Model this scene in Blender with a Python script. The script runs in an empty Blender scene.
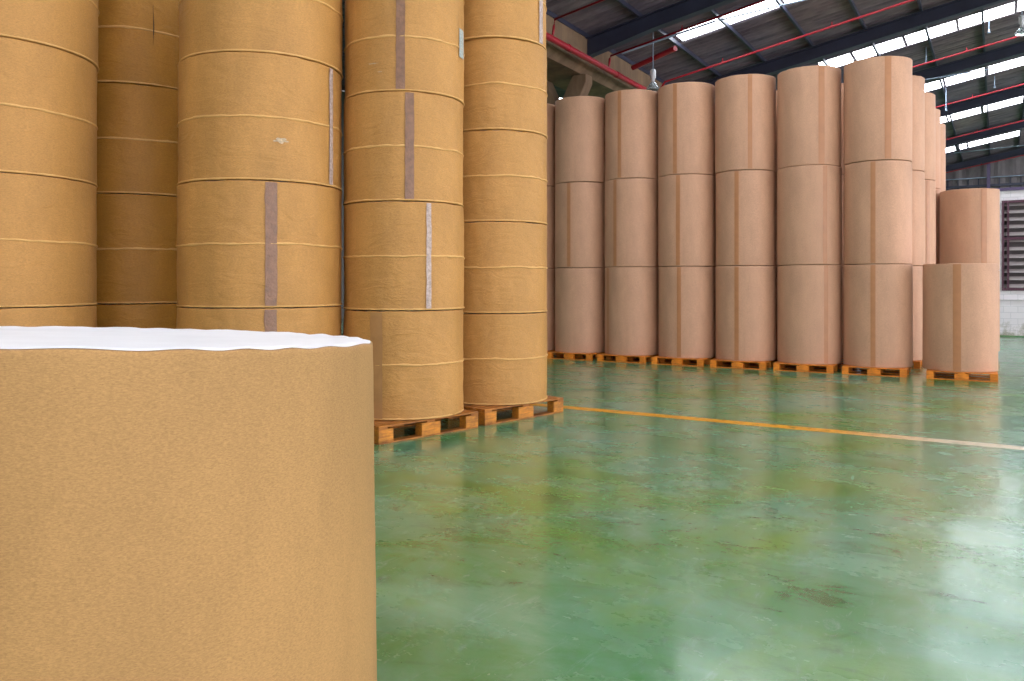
import bpy, math, random
from mathutils import Vector, noise
random.seed(7)
PI = math.pi
scene = bpy.context.scene
COL = scene.collection
TH = math.radians(31.2)            # the hall stands at this angle to the view
CT, ST = math.cos(TH), math.sin(TH)
CAM_H = 1.75
FOC = 800.0

# ------------------------------------------------------------------ helpers
class MB:
    def __init__(self): self.v = []; self.f = []; self.smooth = []
    def add(self, vs, fs, smooth=False):
        n = len(self.v); self.v += [tuple(p) for p in vs]
        for f in fs:
            self.f.append([i + n for i in f]); self.smooth.append(smooth)
    def box(self, x0, x1, y0, y1, z0, z1):
        vs = [(x0,y0,z0),(x1,y0,z0),(x1,y1,z0),(x0,y1,z0),(x0,y0,z1),(x1,y0,z1),(x1,y1,z1),(x0,y1,z1)]
        self.add(vs, [(0,3,2,1),(4,5,6,7),(0,1,5,4),(1,2,6,5),(2,3,7,6),(3,0,4,7)])
        return self
    def tube(self, pts, r, n=10, cap=True):
        pts = [Vector(p) for p in pts]
        rings = []
        for i, p in enumerate(pts):
            if i == 0: d = pts[1] - p
            elif i == len(pts) - 1: d = p - pts[i-1]
            else: d = (pts[i+1] - p).normalized() + (p - pts[i-1]).normalized()
            d.normalize()
            up = Vector((0,0,1)) if abs(d.z) < .9 else Vector((1,0,0))
            s = d.cross(up).normalized(); t = s.cross(d).normalized()
            rr = r[i] if isinstance(r, (list, tuple)) else r
            rings.append([p + (s*math.cos(2*PI*k/n) + t*math.sin(2*PI*k/n))*rr for k in range(n)])
        vs = [q for ring in rings for q in ring]; fs = []
        for i in range(len(pts)-1):
            for k in range(n):
                a = i*n+k; b = i*n+(k+1) % n
                fs.append((a, b, b+n, a+n))
        self.add(vs, fs, True)
        if cap:
            m = len(pts)-1
            self.add([*rings[0], *rings[m]], [tuple(range(n-1,-1,-1)), tuple(range(n, 2*n))])
        return self
    def lathe(self, prof, n=24, cx=0, cy=0):
        vs = []; fs = []
        for r, z in prof:
            for k in range(n):
                a = 2*PI*k/n; vs.append((cx+r*math.cos(a), cy+r*math.sin(a), z))
        for i in range(len(prof)-1):
            for k in range(n):
                a = i*n+k; b = i*n+(k+1) % n
                fs.append((a, b, b+n, a+n))
        self.add(vs, fs, True); return self
    def prism(self, poly, axis, c0, c1):
        """poly of (p,q) extruded along axis: 'y' -> (p, c, q); 'x' -> (c, p, q)"""
        n = len(poly)
        if axis == 'y': vs = [(p,c0,q) for p,q in poly] + [(p,c1,q) for p,q in poly]
        else: vs = [(c0,p,q) for p,q in poly] + [(c1,p,q) for p,q in poly]
        fs = [tuple(range(n)), tuple(range(2*n-1, n-1, -1))]
        fs += [(i, (i+1) % n, (i+1) % n + n, i+n) for i in range(n)]
        self.add(vs, fs); return self
    def mesh(self, name, mat):
        me = bpy.data.meshes.new(name)
        me.from_pydata(self.v, [], self.f)
        me.polygons.foreach_set('use_smooth', self.smooth)
        import bmesh
        bm = bmesh.new(); bm.from_mesh(me)
        bmesh.ops.recalc_face_normals(bm, faces=bm.faces)
        bm.to_mesh(me); bm.free()
        if mat: me.materials.append(mat)
        me.update()
        return me
    def build(self, name, mat, parent=None, bevel=0):
        o = bpy.data.objects.new(name, self.mesh(name, mat)); COL.objects.link(o)
        if parent: o.parent = parent
        if bevel:
            b = o.modifiers.new('bevel', 'BEVEL'); b.width = bevel; b.segments = 2; b.limit_method = 'ANGLE'
        return o

def tag(o, label=None, cat=None, group=None, kind=None):
    if label: o['label'] = label
    if cat: o['category'] = cat
    if group: o['group'] = group
    if kind: o['kind'] = kind
    return o
def empty(name, loc, rz=0):
    o = bpy.data.objects.new(name, None); COL.objects.link(o)
    o.location = loc; o.rotation_euler = (0, 0, rz); o.empty_display_size = .2
    return o
def copy_tree(o, parent=None):
    c = o.copy(); COL.objects.link(c)
    if parent: c.parent = parent
    for ch in list(o.children): copy_tree(ch, c)
    return c
def W(a, b, z=0.0):      # hall coordinates (across, along, up) to world
    return Vector((a*CT + b*ST, -a*ST + b*CT, z))
def hall(o):             # mesh laid out in hall coordinates
    o.rotation_euler = (0, 0, -TH); return o

# ------------------------------------------------------------------ materials
def mat(name):
    m = bpy.data.materials.new(name); m.use_nodes = True
    nt = m.node_tree; nt.nodes.clear()
    out = nt.nodes.new('ShaderNodeOutputMaterial'); p = nt.nodes.new('ShaderNodeBsdfPrincipled')
    nt.links.new(p.outputs[0], out.inputs[0])
    return m, nt, p
def N(nt, t, **kw):
    n = nt.nodes.new(t)
    for k, v in kw.items():
        if k in n.inputs: n.inputs[k].default_value = v
        else: setattr(n, k, v)
    return n
def coords(nt, scale=(1,1,1), which='Object', rot=(0,0,0)):
    tc = N(nt, 'ShaderNodeTexCoord'); mp = N(nt, 'ShaderNodeMapping')
    mp.inputs['Scale'].default_value = scale; mp.inputs['Rotation'].default_value = rot
    nt.links.new(tc.outputs[which], mp.inputs[0]); return mp.outputs[0]
def nz(nt, vec, scale, detail=3, rough=.5, dist=0):
    n = N(nt, 'ShaderNodeTexNoise'); n.inputs['Scale'].default_value = scale
    n.inputs['Detail'].default_value = detail; n.inputs['Roughness'].default_value = rough
    n.inputs['Distortion'].default_value = dist
    nt.links.new(vec, n.inputs['Vector']); return n.outputs['Fac']
def ramp(nt, fac, stops):
    r = N(nt, 'ShaderNodeValToRGB'); e = r.color_ramp.elements
    while len(e) < len(stops): e.new(.5)
    for i, (p, c) in enumerate(stops):
        e[i].position = p; e[i].color = (*c, 1) if len(c) == 3 else c
    nt.links.new(fac, r.inputs[0]); return r.outputs[0]
def g(v): return (v, v, v)
def mix(nt, fac, a, b, mode='MIX'):
    m = N(nt, 'ShaderNodeMix', data_type='RGBA', blend_type=mode)
    for idx, val in ((0, fac), (6, a), (7, b)):
        if hasattr(val, 'links'): nt.links.new(val, m.inputs[idx])
        elif idx == 0: m.inputs[0].default_value = val
        else: m.inputs[idx].default_value = (*val, 1)
    return m.outputs[2]
def bump(nt, p, h, strength, dist=.02):
    b = N(nt, 'ShaderNodeBump'); b.inputs['Strength'].default_value = strength; b.inputs['Distance'].default_value = dist
    nt.links.new(h, b.inputs['Height']); nt.links.new(b.outputs[0], p.inputs['Normal']); return b

def kraft(name, base, var=.12, rough=.62, wr=.25, blotch=2.2, ff=45):
    m, nt, p = mat(name)
    v = coords(nt); vs = coords(nt, (1, 1, .35)); vf = coords(nt, (1, 1, 3))
    big = ramp(nt, nz(nt, vs, blotch, 4, .6), [(.3, g(1-var)), (.7, g(1+var*.5))])
    fib = ramp(nt, nz(nt, vf, ff, 5, .75), [(.32, g(1-var*1.6)), (.68, g(1.0+var*.6))])
    spk = ramp(nt, nz(nt, v, 160, 2, .6), [(.28, g(.72)), (.36, g(1))])
    c = mix(nt, 1, base, big, 'MULTIPLY'); c = mix(nt, 1, c, fib, 'MULTIPLY'); c = mix(nt, .6, c, spk, 'MULTIPLY')
    nt.links.new(c, p.inputs['Base Color'])
    p.inputs['Roughness'].default_value = rough
    p.inputs['Specular IOR Level'].default_value = .35
    ad = N(nt, 'ShaderNodeMath', operation='ADD')
    k = N(nt, 'ShaderNodeMath', operation='MULTIPLY'); k.inputs[1].default_value = .12
    nt.links.new(nz(nt, vf, 70, 3, .7), k.inputs[0])
    nt.links.new(nz(nt, coords(nt, (1,1,2.2), rot=(.3,.2,0)), 2.6, 4, .55, 1.2), ad.inputs[0]); nt.links.new(k.outputs[0], ad.inputs[1])
    bump(nt, p, ad.outputs[0], wr, .03)
    return m
M = {}
M['near'] = kraft('kraft_golden', (.52, .262, .072), .18, .55, .60)
M['near_shade'] = kraft('kraft_golden_shade', (.44, .20, .026), .16, .5, .8)  # golden kraft darkened to carry the shade on the set-back stack
M['front'] = kraft('kraft_front', (.44, .245, .088), .20, .68, .08, 1.6, 85)
M['far'] = kraft('kraft_pinkish', (.62, .348, .218), .15, .6, .12)
M['hem'] = kraft('kraft_hem', (.66, .38, .13), .1, .6, .2)

def simple(name, col, rough=.5, metal=0, var=.1, scale=6, bmp=0):
    m, nt, p = mat(name)
    v = coords(nt)
    f = ramp(nt, nz(nt, v, scale, 4, .6), [(.3, g(1-var)), (.7, g(1+var*.4))])
    nt.links.new(mix(nt, 1, col, f, 'MULTIPLY'), p.inputs['Base Color'])
    p.inputs['Roughness'].default_value = rough; p.inputs['Metallic'].default_value = metal
    if bmp: bump(nt, p, nz(nt, v, scale*3, 4), bmp)
    return m
M['tape_far'] = simple('tape_orange_brown', (.47, .205, .09), .4)
M['tape_brown'] = simple('tape_purple_brown', (.24, .115, .060), .28, 0, .3, 14, .4)
M['tape_white'] = simple('tape_clear_white', (.50, .38, .33), .25, 0, .35, 30, .4)
M['overlap'] = simple('kraft_overlap', (.36, .18, .06), .5, 0, .15, 8)
M['white_disc'] = simple('white_end_paper', (.86, .85, .88), .5, 0, .06, 3, .25)
M['core'] = simple('grey_core_card', (.25, .2, .15), .8)
M['red'] = simple('red_pipe_paint', (.33, .006, .020), .35, 0, .2, 4)
M['steel'] = simple('dark_blue_steel', (.028, .032, .062), .5, .0, .3, 1.2)
M['rod'] = simple('pale_steel_rod', (.25, .32, .42), .4, .3, .2, 4)
M['purple'] = simple('purple_grey_paint', (.10, .07, .16), .5)
M['maroon'] = simple('maroon_frame_paint', (.10, .035, .06), .5)
M['lamp_white'] = simple('lamp_housing_white', (.6, .63, .66), .35)
M['scuff'] = simple('paper_scuff', (.56, .42, .27), .7, 0, .5, 40)
M['label'] = simple('pale_blue_label', (.42, .47, .45), .5, 0, .5, 60)
M['ink'] = simple('dark_tear', (.09, .045, .015), .8)

def wood(name, base, dark):
    m, nt, p = mat(name)
    v = coords(nt, (2, 14, 14)); v2 = coords(nt)
    c = ramp(nt, nz(nt, v, 3, 5, .6, .6), [(.3, dark), (.62, base)])
    d = ramp(nt, nz(nt, v2, 5, 4, .6), [(.35, g(.6)), (.6, g(1.08))])
    nt.links.new(mix(nt, 1, c, d, 'MULTIPLY'), p.inputs['Base Color']); p.inputs['Roughness'].default_value = .6
    bump(nt, p, nz(nt, v, 6, 4), .3, .01)
    return m
M['wood'] = wood('pallet_wood_worn', (.46, .165, .018), (.18, .05, .007))
M['wood_end'] = wood('pallet_wood_pale', (.62, .235, .018), (.30, .09, .008))
M['wood_far'] = wood('pallet_wood_orange', (.82, .26, .016), (.50, .13, .008))

def make_floor():
    m, nt, p = mat('green_painted_floor')
    v = coords(nt); vs = coords(nt, (1, 1, 1), rot=(0, 0, -TH))
    vst = coords(nt, (.8, 1.3, 1), rot=(0, 0, TH*.9))
    big = nz(nt, v, .32, 5, .6, .4); mid = nz(nt, vst, 1.1, 7, .68, .5); fine = nz(nt, v, 9, 6, .7)
    c = ramp(nt, big, [(.30, (.045, .15, .012)), (.48, (.060, .21, .062)), (.68, (.11, .28, .19))])
    pale = ramp(nt, mid, [(.40, g(0)), (.74, g(1))])
    pm = N(nt, 'ShaderNodeMath', operation='MULTIPLY'); pm.inputs[1].default_value = .62
    nt.links.new(pale, pm.inputs[0])
    c = mix(nt, pm.outputs[0], c, (.23, .40, .31))
    yel = ramp(nt, nz(nt, v, .55, 4, .6, .8), [(.48, g(0)), (.72, g(.7))])
    c = mix(nt, yel, c, (.14, .26, .015))
    dk = ramp(nt, nz(nt, vst, 2.4, 8, .75, .8), [(.30, g(.30)), (.46, g(1))])
    c = mix(nt, .75, c, dk, 'MULTIPLY')
    sp = ramp(nt, nz(nt, v, 26, 4, .8), [(.27, g(.35)), (.37, g(1))])
    c = mix(nt, .8, c, sp, 'MULTIPLY')
    c = mix(nt, .6, c, ramp(nt, nz(nt, coords(nt, (6, .5, 1), rot=(0, 0, .9)), 2.0, 8, .8, .3), [(.30, g(.35)), (.38, g(1))]), 'MULTIPLY')
    # worn whitish scuffs
    sc = ramp(nt, nz(nt, coords(nt, (3.2, .8, 1), rot=(0,0,-.5)), 3.2, 9, .82, 1.0), [(.56, g(0)), (.78, g(.5))])
    c = mix(nt, sc, c, (.46, .60, .58))
    nt.links.new(c, p.inputs['Base Color'])
    r = ramp(nt, nz(nt, vst, 1.6, 6, .7), [(.3, g(.13)), (.7, g(.36))])
    nt.links.new(r, p.inputs['Roughness'])
    p.inputs['Specular IOR Level'].default_value = .6
    p.inputs['Coat Weight'].default_value = .35; p.inputs['Coat Roughness'].default_value = .12
    ad = N(nt, 'ShaderNodeMath', operation='ADD')
    nt.links.new(nz(nt, v, 3.0, 5, .6), ad.inputs[0]); nt.links.new(nz(nt, v, 40, 3), ad.inputs[1])
    bump(nt, p, ad.outputs[0], .10, .01)
    return m
M['floor'] = make_floor()
def make_line():
    m, nt, p = mat('yellow_line_paint')
    v = coords(nt)
    # worn pale paint beyond the point where forklifts cross, chipped all along
    sx = N(nt, 'ShaderNodeSeparateXYZ'); tc = N(nt, 'ShaderNodeTexCoord'); nt.links.new(tc.outputs['Object'], sx.inputs[0])
    mr = N(nt, 'ShaderNodeMapRange'); mr.inputs[1].default_value = -1.7; mr.inputs[2].default_value = -.4
    nt.links.new(sx.outputs[0], mr.inputs[0])
    c = mix(nt, mr.outputs[0], (.74, .31, .012), (.62, .50, .36))
    w = ramp(nt, nz(nt, v, 7, 6, .7), [(.34, (.12,.2,.05)), (.46, (1,1,1))])
    nt.links.new(mix(nt, .8, c, w, 'MULTIPLY'), p.inputs['Base Color']); p.inputs['Roughness'].default_value = .35
    return m
M['line'] = make_line()
def make_roof():
    m, nt, p = mat('grey_fibre_cement_roof')
    v = coords(nt); vs = coords(nt, (.6, 2.5, 1))
    c = ramp(nt, nz(nt, vs, 1.2, 6, .7), [(.3, (.060, .048, .062)), (.7, (.21, .175, .19))])
    d = ramp(nt, nz(nt, v, .25, 3, .5), [(.35, (.75,.8,1.05)), (.65, (1.05,1,.95))])
    nt.links.new(mix(nt, 1, c, d, 'MULTIPLY'), p.inputs['Base Color']); p.inputs['Roughness'].default_value = .75
    return m
M['roof'] = make_roof()
def make_concrete(name, a, b, sc=1.5):
    m, nt, p = mat(name)
    v = coords(nt); vz = coords(nt, (1, 1, .3))
    c = ramp(nt, nz(nt, vz, sc, 6, .7), [(.3, a), (.7, b)])
    nt.links.new(c, p.inputs['Base Color']); p.inputs['Roughness'].default_value = .8
    bump(nt, p, nz(nt, v, 12, 5), .25)
    return m
M['concrete'] = make_concrete('brown_stained_concrete', (.11, .070, .040), (.27, .180, .105))
M['clad'] = make_concrete('grey_wall_sheeting', (.10, .085, .095), (.25, .225, .235), 1.2)
M['wall_dark'] = make_concrete('dark_wall', (.10, .09, .08), (.16, .15, .14))
def make_whitewall():
    m, nt, p = mat('white_block_wall')
    tc = N(nt, 'ShaderNodeTexCoord'); sx = N(nt, 'ShaderNodeSeparateXYZ'); nt.links.new(tc.outputs['Object'], sx.inputs[0])
    cb = N(nt, 'ShaderNodeCombineXYZ'); nt.links.new(sx.outputs[0], cb.inputs[0]); nt.links.new(sx.outputs[2], cb.inputs[1])
    br = N(nt, 'ShaderNodeTexBrick'); nt.links.new(cb.outputs[0], br.inputs['Vector'])
    br.inputs['Scale'].default_value = 1; br.inputs['Brick Width'].default_value = .4; br.inputs['Row Height'].default_value = .2
    br.inputs['Mortar Size'].default_value = .008
    br.inputs['Color1'].default_value = (.80,.76,.80,1); br.inputs['Color2'].default_value = (.76,.72,.76,1); br.inputs['Mortar'].default_value = (.62,.60,.64,1)
    v = coords(nt)
    st = nz(nt, v, 2.5, 6, .75)
    mr = N(nt, 'ShaderNodeMapRange'); mr.inputs[1].default_value = .1; mr.inputs[2].default_value = .95; mr.inputs[3].default_value = .22; mr.inputs[4].default_value = -.2
    nt.links.new(sx.outputs[2], mr.inputs[0])
    ad = N(nt, 'ShaderNodeMath', operation='ADD'); nt.links.new(st, ad.inputs[0]); nt.links.new(mr.outputs[0], ad.inputs[1])
    k = ramp(nt, ad.outputs[0], [(.55, g(0)), (.75, g(.8))])
    nt.links.new(mix(nt, k, br.outputs[0], (.26, .25, .16)), p.inputs['Base Color']); p.inputs['Roughness'].default_value = .7
    return m
M['white_wall'] = make_whitewall()
M['louvre'] = simple('louvre_blade_grey', (.34, .30, .30), .5)
M['louvre_dark'] = simple('louvre_dark_gap', (.10, .085, .09), .8)
def emis(name, col, s):
    m = bpy.data.materials.new(name); m.use_nodes = True; nt = m.node_tree; nt.nodes.clear()
    out = nt.nodes.new('ShaderNodeOutputMaterial'); e = nt.nodes.new('ShaderNodeEmission')
    e.inputs[0].default_value = (*col, 1); e.inputs[1].default_value = s; nt.links.new(e.outputs[0], out.inputs[0]); return m
M['sky_panel'] = emis('daylit_translucent_sheet', (.90, .95, 1.0), 16.0)
def glass():
    m, nt, p = mat('clear_prismatic_glass')
    p.inputs['Base Color'].default_value = (.85,.92,.95,1); p.inputs['Roughness'].default_value = .15
    p.inputs['Transmission Weight'].default_value = .8; p.inputs['IOR'].default_value = 1.4
    return m
M['glass'] = glass()

# ------------------------------------------------------------------ setting: floor and roofs
f = MB(); f.box(-28, 22, -8, 58.3, -.3, 0); hall(tag(f.build('floor', M['floor']), kind='structure'))
ln = MB(); ln.box(-7.5, 12, 9.98, 10.19, 0, .003)
hall(tag(ln.build('floor_line', M['line']), 'long worn yellow line painted across the green floor', 'floor line'))

AV, ZV, PITCH = -9.6, 8.0, .185     # valley line and roof slope
RIDGE = 7.5
def zr(a):                           # underside height of the roof
    if a < AV: return ZV + PITCH*(AV - a)
    if a <= RIDGE: return ZV + PITCH*(a - AV)
    return ZV + PITCH*(RIDGE - AV) - PITCH*(a - RIDGE)
STRIPS = [-6.6, .3, 7.1, 14.0, 20.9, 27.9, 35.0, 42.4, 51.9]
HW = [.42, .42, .42, .42, .45, .55, .72, .80, .95]  # half widths; far strips widened to imitate their bloom
def corrugated(a0, a1, b0, b1, per=.26, amp=.045):
    mb = MB(); n = int((b1-b0)/per)*6; vs = []; fs = []
    for i in range(n+1):
        b = b0 + (b1-b0)*i/n; dz = amp*math.cos(2*PI*b/per)
        for a in (a0, a1): vs.append((a, b, zr(a)+dz+.04))
        for a in (a0, a1): vs.append((a, b, zr(a)+dz+.06))
    for i in range(n):
        k = 4*i
        fs += [(k, k+1, k+5, k+4), (k+2, k+6, k+7, k+3)]
    mb.add(vs, fs, True); return mb
# sheets between the rooflight strips; the sheets run on past each panel's end
def panel_spans(si, a0, a1):
    """(start, end) of the translucent sheets in a strip"""
    out = []
    lo, hi = a0 + 2.2, a1 - .3
    if si == 4: return [(-7.4, -6.2), (-6.12, -4.72), (-4.64, -3.2), (-3.12, -1.7), (-1.62, -.2), (-.1, 1.3), (1.4, 2.8), (2.9, 4.3), (4.4, 5.8)]
    if si == 5: return [(-4.95, -4.0), (-3.92, -2.5), (-2.42, -1.05), (-.98, .45), (.53, 1.9), (2, 3.4), (3.5, 4.9), (5, 6.4)]
    if si == 7: return [(-3.4, -2.0), (-1.93, -.62), (-.5, 1.0), (1.1, 2.5), (2.6, 4)]
    if si == 8: return [(-3.6, -2.0), (-1.85, -1.45), (-1.35, 1.15), (1.9, 3.3)]
    a = lo
    while a + 1.35 < hi:
        out.append((a, a + 1.35)); a += 1.43
    return out
def roof_bay(a0, a1, tagname, spans):
    mb = MB(); edges = []
    cur = -8.0
    for si, b in enumerate(STRIPS):
        m_ = corrugated(a0, a1, cur, b-HW[si]); mb.add(m_.v, m_.f, True)
        # opaque sheets in the strip where there is no translucent one
        sp = spans(si); x = a0
        for s0, s1 in sp + [(a1, a1)]:
            if s0 - x > .02:
                q = corrugated(x, s0, b-HW[si], b+HW[si]); mb.add(q.v, q.f, True)
            x = s1
        cur = b+HW[si]
    m_ = corrugated(a0, a1, cur, 58.3); mb.add(m_.v, m_.f, True)
    hall(tag(mb.build(tagname, M['roof']), kind='structure'))
    sp_ = {}
    for si, b in enumerate(STRIPS):
        for s0, s1 in spans(si):
            p = sp_.setdefault(si, MB()); z0, z1 = zr(s0)+.05, zr(s1)+.05
            vs = [(s0,b-HW[si],z0),(s1,b-HW[si],z1),(s1,b+HW[si],z1),(s0,b+HW[si],z0)]
            vs += [(x,y,z+.02) for x,y,z in vs]
            p.add(vs, [(0,3,2,1),(4,5,6,7),(0,1,5,4),(1,2,6,5),(2,3,7,6),(3,0,4,7)])
    for si, p in sp_.items(): yield si, si, p
def emit(gen):
    for si, k, p in gen:
        global wn
        wn += 1
        hall(tag(p.build('window_%d' % wn, M['sky_panel']), kind='structure'))
wn = 0
emit(roof_bay(AV, RIDGE, 'ceiling', lambda s: panel_spans(s, AV, RIDGE)))
emit(roof_bay(RIDGE, 22, 'ceiling_right', lambda s: [(9+2.9*k, 11.7+2.9*k) for k in range(3)]))
emit(roof_bay(-28, AV-.6, 'ceiling_left', lambda s: [(-19, -16.3), (-15.9, -14.2), (-13.9, -12.3)]))

# gutter beam over the valley and its concrete columns
gb = MB(); gb.prism([(-10.55,7.35),(-10.3,7.15),(-9.15,7.15),(-8.95,7.35),(-8.95,8.05),(-9.05,8.05),(-9.15,7.55),(-10.35,7.55),(-10.45,8.05),(-10.55,8.05)], 'y', -8, 58)
hall(tag(gb.build('trim_1', M['concrete']), kind='structure'))
def column(b, i):
    mb = MB()
    mb.prism([(-10.05,0),(-9.6,0),(-9.6,5.75),(-9.02,6.95),(-9.02,7.15),(-9.40,7.15),(-9.825,6.35),(-10.2,7.15),(-10.55,7.15),(-10.55,6.95),(-10.05,5.75)], 'y', b-.2, b+.2)
    o = mb.build('concrete_column', M['concrete'], bevel=.02); hall(o)
    return o
COLB = [18.75, 25.3, 31.8, 38.9, 47.2]
COLN = ['nearest', 'second', 'third', 'fourth', 'farthest']
for i, b in enumerate(COLB[:2]):
    tag(column(b, i), '%s brown concrete column with flared head holding up the gutter beam' % COLN[i], 'column', 'columns under the gutter beam')

# rafters (dark steel I beams following the slope), one per frame
RB = [4.5, 11.5, 18.5, 25.1, 31.7, 38.9, 47.2, 57.2]
def rafter(b, a0, a1, deep=.46, haunch=True):
    mb = MB()
    def band(o0, o1, hw, ends=(0, 0)):
        xs = [a0 + (a1-a0)*t for t in (0, .12, .3, .6, 1)]
        for j in range(4):
            x0, x1 = xs[j], xs[j+1]
            def hz(x): # haunch deepening towards the valley
                return .12*max(0, 1-(x-a0)/2.2) if haunch else 0
            vs = []
            for x in (x0, x1):
                top = zr(x)-o0 if o0 < .3 else zr(x)-o0-hz(x)
                bot = zr(x)-o1 if o1 < .3 else zr(x)-o1-hz(x)
                vs += [(x,b-hw,bot),(x,b+hw,bot),(x,b+hw,top),(x,b-hw,top)]
            mb.add(vs, [(0,1,2,3),(4,7,6,5),(0,4,5,1),(1,5,6,2),(2,6,7,3),(3,7,4,0)])
    band(.10, .125, .12); band(.12, deep, .012); band(deep, deep+.025, .12)
    return mb
rn = ['above the open floor', 'nearest over the open floor', 'over the left end of the far row', 'behind the rooflight with the crossing rod', 'beyond the second rooflight', 'beyond the third rooflight', 'beyond the fourth rooflight', 'against the end wall']
for b, l in list(zip(RB, rn))[2:]:
    o = rafter(b, AV+.5, RIDGE-.02).build('steel_rafter', M['steel']); hall(o)
    tag(o, 'dark blue steel roof rafter %s' % l, 'roof beam', 'steel rafters under the roof')
# purlins along the hall
pk = 0
a = -8.95
PUR = [-8.95, -7.5, -6.1, -4.7, -3.25, -1.8, -.35, 1.1, 2.55, 4.0, 5.45, 6.9]
for j, a in enumerate(PUR):
    mb = MB(); z = zr(a)
    mb.box(a-.03, a+.03, 12, 58, z-.10, z-.088); mb.box(a+.02, a+.03, 12, 58, z-.088, z+.0); mb.box(a-.03, a+.03, 12, 58, z+.0, z+.01)
    o = mb.build('roof_purlin', M['steel']); hall(o)
    tag(o, 'dark steel purlin running along the hall, number %s up the roof slope from the gutter' % ['one','two','three','four','five','six','seven','eight','nine','ten','eleven','twelve'][j], 'purlin', 'purlins under the roof sheets')

# sprinkler main and branches
mp = MB()
mp.tube([(-8.62, b, 7.3) for b in (2, 20, 40, 57)], .075, 14)
PIPE = empty('sprinkler_pipework', (0, 0, 0)); tag(PIPE, 'red sprinkler pipework: thick main along the gutter beam with thin branches under the roof', 'pipe')
o = hall(mp.build('main_pipe', M['red'], PIPE)); o['label'] = 'thick red main along the gutter beam'
for b in (13, 16.8, 19.6, 23, 30, 37):
    r = MB(); r.tube([(-8.62, b-.05, 7.3), (-8.62, b+.05, 7.3)], .087, 14); r.build('coupling', M['red'], o)
brs = [(15.9, 'nearest, over the leftmost reels', 1), (18.95, 'short, rising just behind the nearest rafter', 1), (22.35, 'long bright, in front of the second rafter', 0), (28.9, 'below the second rooflight', 0), (36.2, 'below the third rooflight', 0), (44.5, 'below the fourth rooflight', 0), (56.9, 'along the end wall top', 0)]
for b, l, drop in brs:
    q = MB(); off = .50 if b < 17 else .58
    if drop:
        pts = [(-.25, 0, .06), (-.23, 0, .25), (-.20, 0, zr(-8.5)-off-7.3), (RIDGE+8.3, 0, zr(RIDGE)-off-7.3)]
    else:
        pts = [(-.24, 0, .03), (0, 0, zr(-8.3)-off-7.3), (RIDGE+8.3, 0, zr(RIDGE)-off-7.3)]
    q.tube(pts, .030, 10); e = q.build('branch_pipe', M['red'], PIPE)
    e.location = W(-8.3, b, 7.3); e.rotation_euler = (0, 0, -TH); e['label'] = 'thin red branch pipe, ' + l
    for k in range(1, 6):
        a = -8.3 + 2.9*k - 1.2; z = zr(a)-off-7.3
        s = MB(); s.lathe([(.001,z+.12),(.015,z+.12),(.015,z+.05),(.035,z+.04),(.035,z)], 8, a+8.3, 0)
        s.build('sprinkler_head', M['red'], e)
# short thick red pipe in front of the far gutter
q = MB(); q.tube([W(-8.45, 20.3, 7.62), W(-7.0, 19.6, 7.75)], .07, 12)
q.build('stub_pipe', M['red'], PIPE)['label'] = 'short thick red stub above the hanging lamp'

# sway rods and cables
def rod(p0, p1, r, label, name='bracing_rod', m='rod', cat='rod', group='bracing rods under the roof'):
    q = MB(); n = 8; p0, p1 = Vector(p0), Vector(p1); sag = .0
    q.tube([p0.lerp(p1, k/n) for k in range(n+1)], r, 8)
    return tag(q.build(name, M[m]), label, cat, group)
rod(W(-8.35, 19.3, 7.75), W(-6.15, 20.2, 8.47), .03, 'pale bracing rod from the nearest rafter to the first rooflight')
rod(W(-6.1, 20.22, 8.48), W(-3.4, 21.2, 9.0), .022, 'pale bracing rod crossing the first bright rooflight')
rod(W(-2.0, 29.5, 8.45), W(3.2, 29.0, 8.6), .02, 'thin pale cable stretched between the second and third rooflights', 'steel_cable', 'rod', 'cable', 'cables under the roof')
rod(W(-2.0, 50.0, 8.9), W(3.2, 49.5, 9.05), .025, 'thin pale cable stretched under the farthest rooflight', 'steel_cable', 'rod', 'cable', 'cables under the roof')

def bay_lamp(loc, ztop, label):
    e = empty('high_bay_lamp', loc); tag(e, label, 'lamp', 'hanging high bay lamps')
    MB().lathe([(.001,.52),(.05,.52),(.075,.48),(.075,.30),(.045,.27),(.045,.2),(.06,.17),(.001,.17)], 20).build('ballast_housing', M['lamp_white'], e)
    MB().lathe([(.055,.19),(.10,.13),(.17,.03),(.175,.0),(.168,.0),(.095,.12),(.05,.18)], 28).build('reflector', M['glass'], e)
    MB().lathe([(.001,.16),(.03,.15),(.045,.08),(.03,.03),(.001,.02)], 16).build('bulb', M['lamp_white'], e)
    MB().tube([(0,0,.52),(0,0,ztop-loc[2])], .012, 8).build('hanging_rod', M['rod'], e)
t = (653-512)/FOC; s = 20.6
bay_lamp((t*s, s, 6.75), 8.25, 'clear glass high bay lamp hanging beside the concrete gutter beam')
t = (1022-512)/FOC; s = 21.5
bay_lamp((t*s, s, 8.45), 9.5, 'glass high bay lamp hanging at the top right near the second rooflight')
def dropper(px, s, y0, y1, label):
    x = (px-512)/FOC*s; z0 = CAM_H+(283.7-y0)/FOC*s; z1 = CAM_H+(283.7-y1)/FOC*s
    e = empty('hanging_drop_rod', (x, s, z1)); tag(e, label, 'rod', 'drop rods hanging from the roof')
    MB().tube([(0,0,0.05),(0,0,z0-z1)], .018, 8).build('rod', M['rod'], e)
    MB().lathe([(.001,.12),(.02,.11),(.03,.03),(.05,0),(.001,0)], 14).build('end_fitting', M['rod'], e)
dropper(926, 26.0, 14, 63, 'pale drop rod below the second rooflight just right of the tallest stack')
dropper(989, 24.0, -4, 33, 'pale drop rod crossing the second rooflight near the top right')
dropper(946, 31.5, 76, 111, 'pale drop rod crossing the third rooflight')
dropper(994.5, 31, 62, 88, 'pale drop rod right of the middle of the third rooflight')

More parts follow.
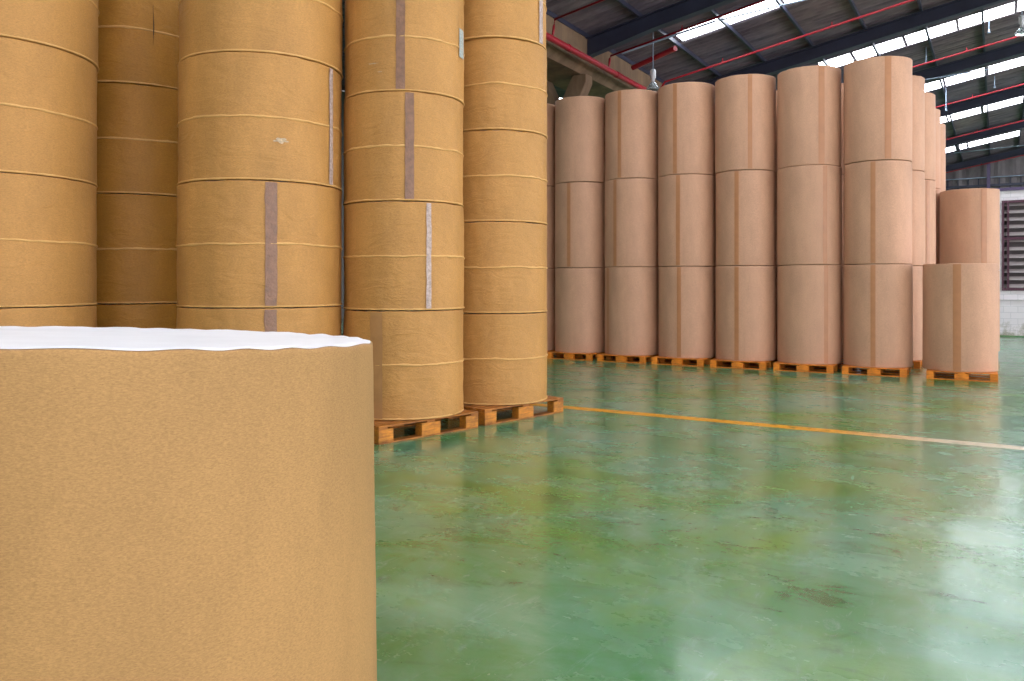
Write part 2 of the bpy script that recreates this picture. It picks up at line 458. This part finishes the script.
# ------------------------------------------------------------------ end walls
ew = MB()
n = 260
vs = []; fs = []
for i in range(n+1):
    a = -28 + 50*i/n; off = .04 if i % 4 in (0, 1) else 0
    vs += [(a, 58.0+off, 0), (a, 58.0+off, zr(a)+.05)]
for i in range(n): fs.append((2*i, 2*i+2, 2*i+3, 2*i+1))
ew.add(vs, fs); ew.box(-28, 22, 58.1, 58.3, 0, 8)
hall(tag(ew.build('wall_back', M['clad']), kind='structure'))
lw = MB(); lw.box(-28.3, -28, -8, 58.3, 0, 11.4); hall(tag(lw.build('wall_left_light_block', M['wall_dark']), kind='structure'))  # unseen side wall added to keep the left side darker
rails = [(8.33, .05, 'rod', 'pale thin'), (7.78, .14, 'steel', 'dark upper'), (6.95, .16, 'steel', 'dark lower')]
for z, h, m_, l in rails:
    r = MB(); r.box(-12, 12, 57.75, 57.95, z, z+h)
    hall(tag(r.build('wall_girt', M[m_]), '%s horizontal girt across the grey end wall sheeting' % l, 'rail', 'girts on the end wall'))
for k in range(12):
    a = -5.5 + .52*2*k + .2
    if a > 6: break
for a, l in ((-.42, 'purple post standing in front of the grey end wall above the white wall'),):
    r = MB(); r.box(a-.09, a+.09, 57.5, 57.52, 0, 9.2); r.box(a-.09, a+.09, 57.7, 57.72, 0, 9.2); r.box(a-.012, a+.012, 57.52, 57.7, 0, 9.2)
    hall(tag(r.build('steel_post', M['purple']), l, 'post'))
st = MB()
for k in range(26):
    a = -6 + .56*k; st.box(a-.03, a+.03, 57.9, 57.98, 4, 8.3)
hall(tag(st.build('wall_batten', M['steel']), kind='structure'))

fw = MB(); fw.box(-28, -5.5, -8.3, -8, 0, 8); fw.box(-28, 22, -8.3, -8, 6.6, 8.0)  # unseen wall added behind the viewer to block daylight on the left
fw.prism([(-28,8),(22,8),(22,8.2),(7.5,11.2),(-9.6,8.02),(-28,11.3)], 'y', -8.3, -8)
hall(tag(fw.build('wall_front_light_block', M['wall_dark']), kind='structure'))

# white block wall with louvred window, nearer than the end wall
WB = 31.1
ww = MB(); A0, A1 = .15, 5.2
ww.box(-4.5, A0, WB, WB+.22, 0, 4.82); ww.box(A1, 9, WB, WB+.22, 0, 4.82)
ww.box(A0, A1, WB, WB+.22, 0, 1.52); ww.box(A0, A1, WB, WB+.22, 4.50, 4.82)
ww.box(-4.5, 9, WB-.05, WB, 1.22, 1.27)
hall(tag(ww.build('wall_right', M['white_wall']), kind='structure'))
cp = MB(); cp.box(-4.5, 9, WB-.06, WB+.28, 4.82, 4.92); hall(tag(cp.build('trim_2', M['purple']), kind='structure'))
bb = MB(); bb.box(-4.5, 9, WB-.03, WB, 0, .04); hall(tag(bb.build('baseboard_right', M['floor']), kind='structure'))
lv = empty('louvred_window', W(A0, WB, 1.52), -TH); tag(lv, 'tall louvred window with maroon frame in the white wall', 'window')
fr = MB(); wv = A1-A0
for z in (0, 1.68, 2.90): fr.box(0, wv, -.04, .16, z, z+.08)
for x in (0.0, .15, 1.7, 3.35, wv-.06): fr.box(x, x+.06, -.05, .16, 0, 2.98)
fr.build('frame', M['maroon'], lv)
bl = MB(); bl.box(.02, wv-.02, .17, .19, .02, 2.96); bl.build('dark_backing', M['louvre_dark'], lv)
for k in range(12):
    z = .10 + .245*k
    if abs(z-1.68) < .12: z += .03
    b_ = MB(); b_.prism([(.0, z), (.012, z), (.13, z+.125), (.118, z+.125)], 'x', .03, wv-.03)
    b_.build('louvre_blade', M['louvre'], lv)

# ------------------------------------------------------------------ pallets
def make_pallet(L, Hh, m_, m_blk, wm, wc):
    e = empty('wooden_pallet', (0, 0, 0)); h = L/2; t = Hh*.095; bk = Hh - 3*t
    top = MB(); n = 7; w = L/n*.8
    for k in range(n):
        y = -h + w/2 + (L-w)*k/(n-1); top.box(-h, h, y-w/2, y+w/2, Hh-t, Hh)
    top.build('deck_boards', m_, e, .003)
    for x in (-1, 0, 1):
        s = MB(); cx = x*(h-.06); s.box(cx-.06, cx+.06, -h, h, Hh-2*t, Hh-t); s.build('stringer_board', m_, e, .003)
    for y in (-1, 0, 1):
        cy = y*(h-.06); s = MB(); s.box(-h, h, cy-.06, cy+.06, 0, t); s.build('bottom_board', m_, e, .003)
    for x in (-1, 0, 1):
        for y in (-1, 0, 1):
            wx = wm if x == 0 else wc
            cx = x*(h-wx); cy = y*(h-.06)
            s = MB(); s.box(cx-wx*1.0, cx+wx*1.0, cy-.06, cy+.06, t, Hh-2*t); s.build('block', m_blk, e, .004)
    return e
near_pal = make_pallet(1.48, .20, M['wood'], M['wood_end'], .14, .10)
far_pal = make_pallet(1.13, .15, M['wood_far'], M['wood_far'], .115, .06)
first = {'n': True, 'f': True}
def pallet(kind, x, y, rz, label, group):
    src = near_pal if kind == 'n' else far_pal
    o = src if first[kind] else copy_tree(src)
    first[kind] = False
    o.location = (x, y, 0); o.rotation_euler = (0, 0, rz)
    tag(o, label, 'pallet', group); return o

# ------------------------------------------------------------------ paper reels
def hit_angle(cx, cy, R, px):
    """angle round the reel where the sight line through column px meets its near side"""
    t = (px-512)/FOC; d = Vector((t, 1)).normalized(); c = Vector((cx, cy))
    k = d.dot(c); q = max(0.0, R*R - (c.length_squared - k*k)); p = d*(k - math.sqrt(q)) - c
    return math.atan2(p.y, p.x)
def arc_patch(R, a0, a1, z0, z1, off=.004, n=6, rows=10, wob=0):
    mb = MB(); vs = []; fs = []
    for j in range(rows+1):
        z = z0 + (z1-z0)*j/rows
        for i in range(n+1):
            w = wob*(noise.noise(Vector((z*7, i*.9, R*9)))) if wob else 0
            a = a0 + (a1-a0)*i/n + (w*.10 if i in (0, n) else 0)
            r = R + off + abs(w)*.05
            vs.append((r*math.cos(a), r*math.sin(a), z))
    for j in range(rows):
        for i in range(n):
            k = j*(n+1)+i; fs.append((k, k+1, k+n+2, k+n+1))
    mb.add(vs, fs, True); return mb
def wrapper_mesh(R, h, seed, n, rows, wav, wr, scallop=0, tilt=(0, 0), lean=(0, 0)):
    """open-ended sleeve turned over the two rims, faintly creased"""
    mb = MB(); vs = []; fs = []
    fo = .010 if rows < 20 else .004
    prof = [(R-.07, .003), (R-fo, .001), (R-.001, .005)]
    for j in range(rows+1): prof.append((R, .02+(h-.04)*j/rows))
    prof += [(R-.001, h-.005), (R-fo, h-.001), (R-.07, h-.003)]
    m = len(prof)
    for j, (r, z) in enumerate(prof):
        u = z/h
        for k in range(n):
            a = 2*PI*k/n
            e = max(0, 1-min(z, h-z)/.12)
            rr = r + wr*(noise.noise(Vector((math.cos(a)*3.1+seed, math.sin(a)*3.1, z*3.0)))) * (.5+e) \
                   + wr*.6*noise.noise(Vector((math.cos(a)*9+seed*3, math.sin(a)*9, z*9+a)))
            zz = z
            if u > .5: zz -= wav*abs(noise.noise(Vector((math.cos(a)*4+seed, math.sin(a)*4, 7))))*max(0, 1-(h-z)/.15)
            if scallop and u > .5:
                zz -= scallop*(.5+.5*math.sin(a*26+2*math.sin(a*5+seed)))*max(0, 1-(h-z)/.05)*(1 if r > R-.05 else .4)
            ct = math.cos(a)*rr; s_ = math.sin(a)*rr
            zz += (tilt[0]*ct + tilt[1]*s_)*u
            vs.append((ct+lean[0]*u, s_+lean[1]*u, zz))
    for j in range(m-1):
        for k in range(n):
            q = j*n+k; w = j*n+(k+1) % n; fs.append((q, w, w+n, q+n))
    mb.add(vs, fs, True); return mb
def disc_mesh(R, z, n=48, tilt=(0, 0), lean=(0, 0), crinkle=0, seed=0):
    mb = MB(); vs = [(lean[0], lean[1], z)]; fs = []; rings = 7
    for j in range(1, rings+1):
        r = R*j/rings
        for k in range(n):
            a = 2*PI*k/n; x, y = r*math.cos(a), r*math.sin(a)
            c = crinkle*noise.noise(Vector((x*7+seed, y*7, 1)))*(j/rings)**2
            vs.append((x+lean[0], y+lean[1], z+tilt[0]*x+tilt[1]*y+c))
    for k in range(n): fs.append((0, 1+k, 1+(k+1) % n))
    for j in range(rings-1):
        for k in range(n):
            q = 1+j*n+k; w = 1+j*n+(k+1) % n; fs.append((q, q+n, w+n, w))
    mb.add(vs, fs, True); return mb
def ridge_mesh(R, z, seed, r=.009, wave=.008, n=120):
    mb = MB(); vs = []; fs = []; m = 6
    for k in range(n):
        a = 2*PI*k/n
        dz = wave*(1 if z > .03 else .12)*(noise.noise(Vector((math.cos(a)*2.5+seed, math.sin(a)*2.5, z)))*2 + .7*noise.noise(Vector((math.cos(a)*14+seed, math.sin(a)*14, z))))
        rr = r*(1+.6*noise.noise(Vector((math.cos(a)*8, math.sin(a)*8+seed, z*3))))
        for i in range(m):
            t = 2*PI*i/m
            d = R + .002 + rr*.8*math.cos(t)
            vs.append((d*math.cos(a), d*math.sin(a), z+dz+rr*1.15*math.sin(t)))
    for k in range(n):
        for i in range(m):
            q = k*m+i; w = k*m+(i+1) % m; q2 = ((k+1) % n)*m+i; w2 = ((k+1) % n)*m+(i+1) % m
            fs.append((q, q2, w2, w))
    mb.add(vs, fs, True); return mb

def reel(x, y, z, R, h, label, group, near=False, tape=None, tapew=.09, tmat=None, m_=None, ridges=(), tz=(0, 1)):
    seed = random.uniform(0, 50)
    e = empty('paper_reel', (x, y, z)); tag(e, label, 'paper reel', group)
    mm = m_ or (M['near'] if near else M['far'])
    if near: wrapper_mesh(R, h-.006, seed, 144, 22, .012, .009).build('wrapper', mm, e)
    else: wrapper_mesh(R, h-.006, seed, 96, 8, .010, .004).build('wrapper', mm, e)
    disc_mesh(R-.065, h-.014).build('end_disc', M['white_disc'] if near else mm, e)
    disc_mesh(R-.065, .012).build('end_disc', M['white_disc'] if near else mm, e)
    for zz in ridges:
        ridge_mesh(R, zz, seed, .012 if zz > .03 else .0095, .008 if zz > .03 else .003).build('wrapper_ridge', M['hem'], e)
    if tape is not None:
        a = hit_angle(x, y, R, tape); da = tapew/R/2
        rr = R+(.008 if near else .003)
        arc_patch(rr, a-da, a+da, .02+(h-.04)*tz[0], .02+(h-.04)*tz[1], .003, 6, 40 if near else 10, .09 if near else 0).build('sealing_tape', tmat or M['tape_far'], e)
    return e

# --- far row: full stacks of three on orange pallets
RX0, RY0, DX, DY, RR, RH, PH = 1.644, 19.036, 1.11396, -.6505, .6205, 1.977, .15
ROWA = -math.atan2(-DY, DX)
ORD = ['half-hidden first', 'second', 'third', 'fourth', 'fifth', 'sixth', 'seventh']
LV = ['bottom', 'middle', 'top']
tapes = {-1: (None,)*3, 0: (None, 568.8, None), 1: (608, 615, 619.5), 2: (679, 678, 675), 3: (736.6, 736.6, 750), 4: (826, 825, 821.5), 5: (873, 873, 888)}
for i in range(-1, 6):
    cx, cy = RX0+DX*i, RY0+DY*i
    pallet('f', cx-.06, cy-.10, ROWA, 'orange wooden pallet under the %s stack from the left in the far row' % ORD[i+1], 'orange pallets under the far stacks')
    for k in range(3):
        jx, jy = random.uniform(-.008, .008), random.uniform(-.008, .008)
        reel(cx+jx, cy+jy, PH+RH*k, RR+random.uniform(-.006, .004), RH,
             '%s pinkish kraft reel of the %s stack from the left in the far row' % (LV[k], ORD[i+1]), 'pinkish paper reels in the far stacks', tape=tapes[i][k], tapew=.088 if k < 2 or i < 4 else .12)
# --- stacks behind the right end of the row
BK = [(8.16, 17.16), (9.17, 18.64), (10.15, 20.26), (11.27, 22.08)]
BN = ['first', 'second', 'third', 'fourth, rearmost']
for i, (cx, cy) in enumerate(BK):
    pallet('f', cx, cy, ROWA, 'orange wooden pallet under the %s stack behind the row end' % BN[i], 'orange pallets under the far stacks')
    for k in range(3):
        reel(cx, cy, PH+RH*k, RR+random.uniform(-.006, .004), RH,
             '%s pinkish kraft reel, %s stack receding behind the row end' % (LV[k], BN[i]), 'pinkish paper reels in the far stacks', tape=(928 if (i == 1 and k == 1) else None))
for i in range(0, 5):  # second layer added as dark filling behind the gaps in the row
    cx, cy = RX0+DX*i+.92, RY0+DY*i+1.42
    for k in range(3):
        reel(cx, cy, PH+RH*k, RR, RH, '%s pinkish kraft reel added behind the gap after the %s stack from the left' % (LV[k], ORD[i+1]), 'pinkish paper reels in the far stacks')
    pallet('f', cx, cy, ROWA, 'orange wooden pallet added behind the gap after the %s stack from the left' % ORD[i+1], 'orange pallets under the far stacks')
# --- low stacks at the right
pallet('f', 8.40, 14.93, ROWA, 'orange wooden pallet under the lone single reel at the right', 'orange pallets under the far stacks')
reel(8.40, 15.01, PH, RR, RH, 'single pinkish kraft reel standing alone on its pallet at the right', 'pinkish paper reels in the far stacks', tape=957, tapew=.13)
pallet('f', 11.03, 19.30, ROWA, 'orange wooden pallet hidden under the two-reel stack at the right', 'orange pallets under the far stacks')
for k in range(2):
    reel(11.03, 19.30, PH+1.92*k, .63, 1.92, ['lower browner kraft reel hidden behind the lone single reel', 'upper browner kraft reel showing above the lone single reel'][k], 'pinkish paper reels in the far stacks', tape=984, tapew=.13)

# --- near stacks at the left, golden kraft with ridged wrapping
NG = 'golden paper reels in the near stacks'
NP = 'worn wooden pallets under the near stacks'
PA = math.radians(45.7); P0 = .20
def stack(name, cx, cy, z0, h, count, rads, tp, mid=.5, mats=None, extra_b=None):
    out = []
    w = ['bottom', 'second lowest', 'middle' if count == 5 else 'second highest', 'second highest' if count == 5 else 'topmost', 'topmost']
    z = z0 + .004
    for k in range(count):
        hh = h[k] if isinstance(h, (list, tuple)) else h
        t = tp.get(k)
        R = rads[k]
        e = reel(cx+random.uniform(-.008,.008), cy+random.uniform(-.008,.008), z, R, hh,
            '%s golden kraft paper reel of the %s' % (w[k], name), NG, True,
            tape=t[0] if t else None, tmat=M[t[1]] if t else None, tapew=t[2] if t else .1, ridges=(.0125, hh*mid), m_=(mats[k] if mats else None))
        out.append(e); z += hh
    return out
# A: at the left edge, cut by the frame
stack('stack cut by the left edge', -5.665, 8.70, .2, [1.31, 1.34, 1.34, 1.34], 4, [1.03]*4, {})
pallet('n', -5.68, 8.70, PA, 'worn pallet under the stack cut by the left edge of the view', NP)
# B: set back behind, its shade put into a darker kraft colour
B = stack('shaded set-back stack', -5.02, 10.76, .2, [1.30, 1.36, 1.36, 1.36], 4, [.95]*4, {}, mats=[M['near_shade']]*4)
pallet('n', -5.02, 10.72, PA, 'worn pallet under the shaded stack set back between two nearer stacks', NP)
# C
C = stack('broad stack behind the front reel', -2.938, 9.38, .2, [1.29, 1.36, 1.36, 1.36], 4, [.917, .917, .909, .909],
      {0: (271, 'tape_brown', .125), 1: (271.5, 'tape_brown', .125), 2: (329.5, 'tape_white', .075)})
pallet('n', -3.10, 9.19, PA, 'worn pallet mostly hidden under the broad stack behind the front reel', NP)
# D
D = stack('narrower stack with taped seams', -1.316, 9.765, .2, 1.243, 5, [.722, .724, .719, .719, .719],
      {0: (376.5, 'overlap', .15), 1: (428.5, 'tape_white', .06), 2: (409.5, 'tape_brown', .10), 3: (400.5, 'tape_brown', .10)})
eX, eY = math.cos(PA), math.sin(PA)
pallet('n', -1.443+.74*eX-.74*eY, 8.66+.74*eY+.74*eX, PA, 'worn pallet showing its left blocks beside the front reel', NP)
# E
E_ = stack('rightmost near stack', -.225, 10.86, .2, 1.17, 5, [.70, .703, .694, .692, .690], {4: (540.5, 'tape_white', .10)})
pallet('n', -.325+.73*eX-.74*eY, 9.84+.73*eY+.74*eX, PA, 'worn pallet jutting out furthest right under the rightmost near stack', NP)

def patch_on(root, px, z0, z1, wd, m_, name, lab=None, n=8, rows=6, wob=0):
    R = max(v.co.x for c in root.children if c.name.startswith('wrapper') and 'ridge' not in c.name for v in c.data.vertices)
    a = hit_angle(root.location.x, root.location.y, R, px)
    o = arc_patch(R+.003, a-wd/R/2, a+wd/R/2, z0, z1, .004, n, rows, wob).build(name, M[m_], root)
    if lab: o['label'] = lab
    return o
def blotch_on(root, px, zc, w, h, m_, name, lab, seed=0):
    """small torn patch with a ragged outline lying on the reel"""
    R = max(v.co.x for c in root.children if c.name.startswith('wrapper') and 'ridge' not in c.name for v in c.data.vertices)
    a = hit_angle(root.location.x, root.location.y, R, px); mb = MB(); n = 22
    vs = [((R+.005)*math.cos(a), (R+.005)*math.sin(a), zc)]
    for k in range(n):
        t = 2*PI*k/n; q = 1+.55*noise.noise(Vector((math.cos(t)*2.2+seed, math.sin(t)*2.2, seed)))+.3*math.sin(5*t+seed)
        aa = a + w/2*q*math.cos(t)/R; vs.append(((R+.005)*math.cos(aa), (R+.005)*math.sin(aa), zc+h/2*q*math.sin(t)))
    mb.add(vs, [(0, 1+k, 1+(k+1) % n) for k in range(n)], True)
    o = mb.build(name, M[m_], root); o['label'] = lab
for k_ in (2, 3): C[k_].location.x += .010
for k_ in (0, 1): C[k_].location.x -= .005
blotch_on(C[2], 281, .43, .14, .055, 'scuff', 'scuff_mark', 'pale torn scuff on the wrapper', 3)
blotch_on(D[3], 373, .32, .11, .012, 'scuff', 'scuff_mark', 'thin pale scratch', 1)
blotch_on(D[3], 380, .22, .05, .010, 'scuff', 'scuff_mark', 'small pale scratch', 5)
patch_on(D[3], 461.3, .52, .86, .16, 'label', 'paper_label', 'pale blue printed label seen edge on')
patch_on(B[3], 153, .50, 1.0, .012, 'ink', 'tear', 'dark vertical tear in the wrapper', 2, 30, .12)

# --- the big front reel
fx, fy, FR = -1.521, 3.173, .973
tl = math.tan(math.radians(1.06)); bd = Vector((fx, fy)).normalized()
tilt = (-.0307, -.0353); lean = (-.020, .010)
fr = empty('paper_reel', (fx, fy, 0)); tag(fr, 'large plain brown kraft reel with white top filling the lower left foreground', 'paper reel')
FH = 1.543
wrapper_mesh(FR, FH, 3.3, 220, 26, 0, .003, .006, tilt, lean).build('wrapper', M['front'], fr)
top = MB(); vs = []; fs = []; n = 220
# white end paper: the disc and its crimped edge turned over the rim
rings = [(FR-.16, .002), (FR-.10, .003), (FR-.06, .006), (FR-.03, .006), (FR-.010, .0012)]
for j, (r, dz) in enumerate(rings):
    for k in range(n):
        a = 2*PI*k/n
        sc = .006*(.5+.5*math.sin(a*26+2*math.sin(a*5+3.3)))
        cr = (.005*noise.noise(Vector((math.cos(a)*16, math.sin(a)*16, r*9))) if 0 < j < 4 else 0)
        z = FH + dz + cr - sc*(1, .7, .4, 0, 0)[4-j]
        x, y = r*math.cos(a), r*math.sin(a)
        vs.append((x+lean[0], y+lean[1], z+tilt[0]*x+tilt[1]*y))
for j in range(len(rings)-1):
    for k in range(n):
        q = j*n+k; w = j*n+(k+1) % n; fs.append((q, w, w+n, q+n))
c0 = len(vs); vs.append((lean[0], lean[1], FH+.002))
for k in range(n): fs.append((c0, k, (k+1) % n))
top.add(vs, fs, True)
top.build('end_disc', M['white_disc'], fr)['label'] = 'white paper end disc with crimped rim'
disc_mesh(FR-.065, .012).build('end_disc', M['white_disc'], fr)

# ------------------------------------------------------------------ light
w = bpy.data.worlds.new('World'); scene.world = w; w.use_nodes = True
nt = w.node_tree; nt.nodes.clear()
out = nt.nodes.new('ShaderNodeOutputWorld'); bg = nt.nodes.new('ShaderNodeBackground')
# overcast daylight, brighter towards the open yard on the right behind the viewer
tc = N(nt, 'ShaderNodeTexCoord'); dp = N(nt, 'ShaderNodeVectorMath', operation='DOT_PRODUCT')
nt.links.new(tc.outputs['Generated'], dp.inputs[0]); dp.inputs[1].default_value = (.80, -.58, .12)
mr = N(nt, 'ShaderNodeMapRange'); mr.inputs[1].default_value = .1; mr.inputs[2].default_value = 1; mr.inputs[3].default_value = 1.15; mr.inputs[4].default_value = 7.2
nt.links.new(dp.outputs['Value'], mr.inputs[0]); nt.links.new(mr.outputs[0], bg.inputs[1])
bg.inputs[0].default_value = (.99, .94, 1.0, 1)
nt.links.new(bg.outputs[0], out.inputs[0])

cam = bpy.data.cameras.new('camera'); co = bpy.data.objects.new('camera', cam); COL.objects.link(co)
co.location = (0, 0, CAM_H); co.rotation_euler = (PI/2, 0, 0)
cam.sensor_width = 36; cam.lens = 36*FOC/1024; cam.shift_y = -(340.5-283.7)/1024
cam.clip_end = 300
scene.camera = co
vs_ = scene.view_settings
vs_.view_transform = 'Standard'; vs_.look = 'None'; vs_.gamma = 1; vs_.use_curve_mapping = False; vs_.exposure = -.33
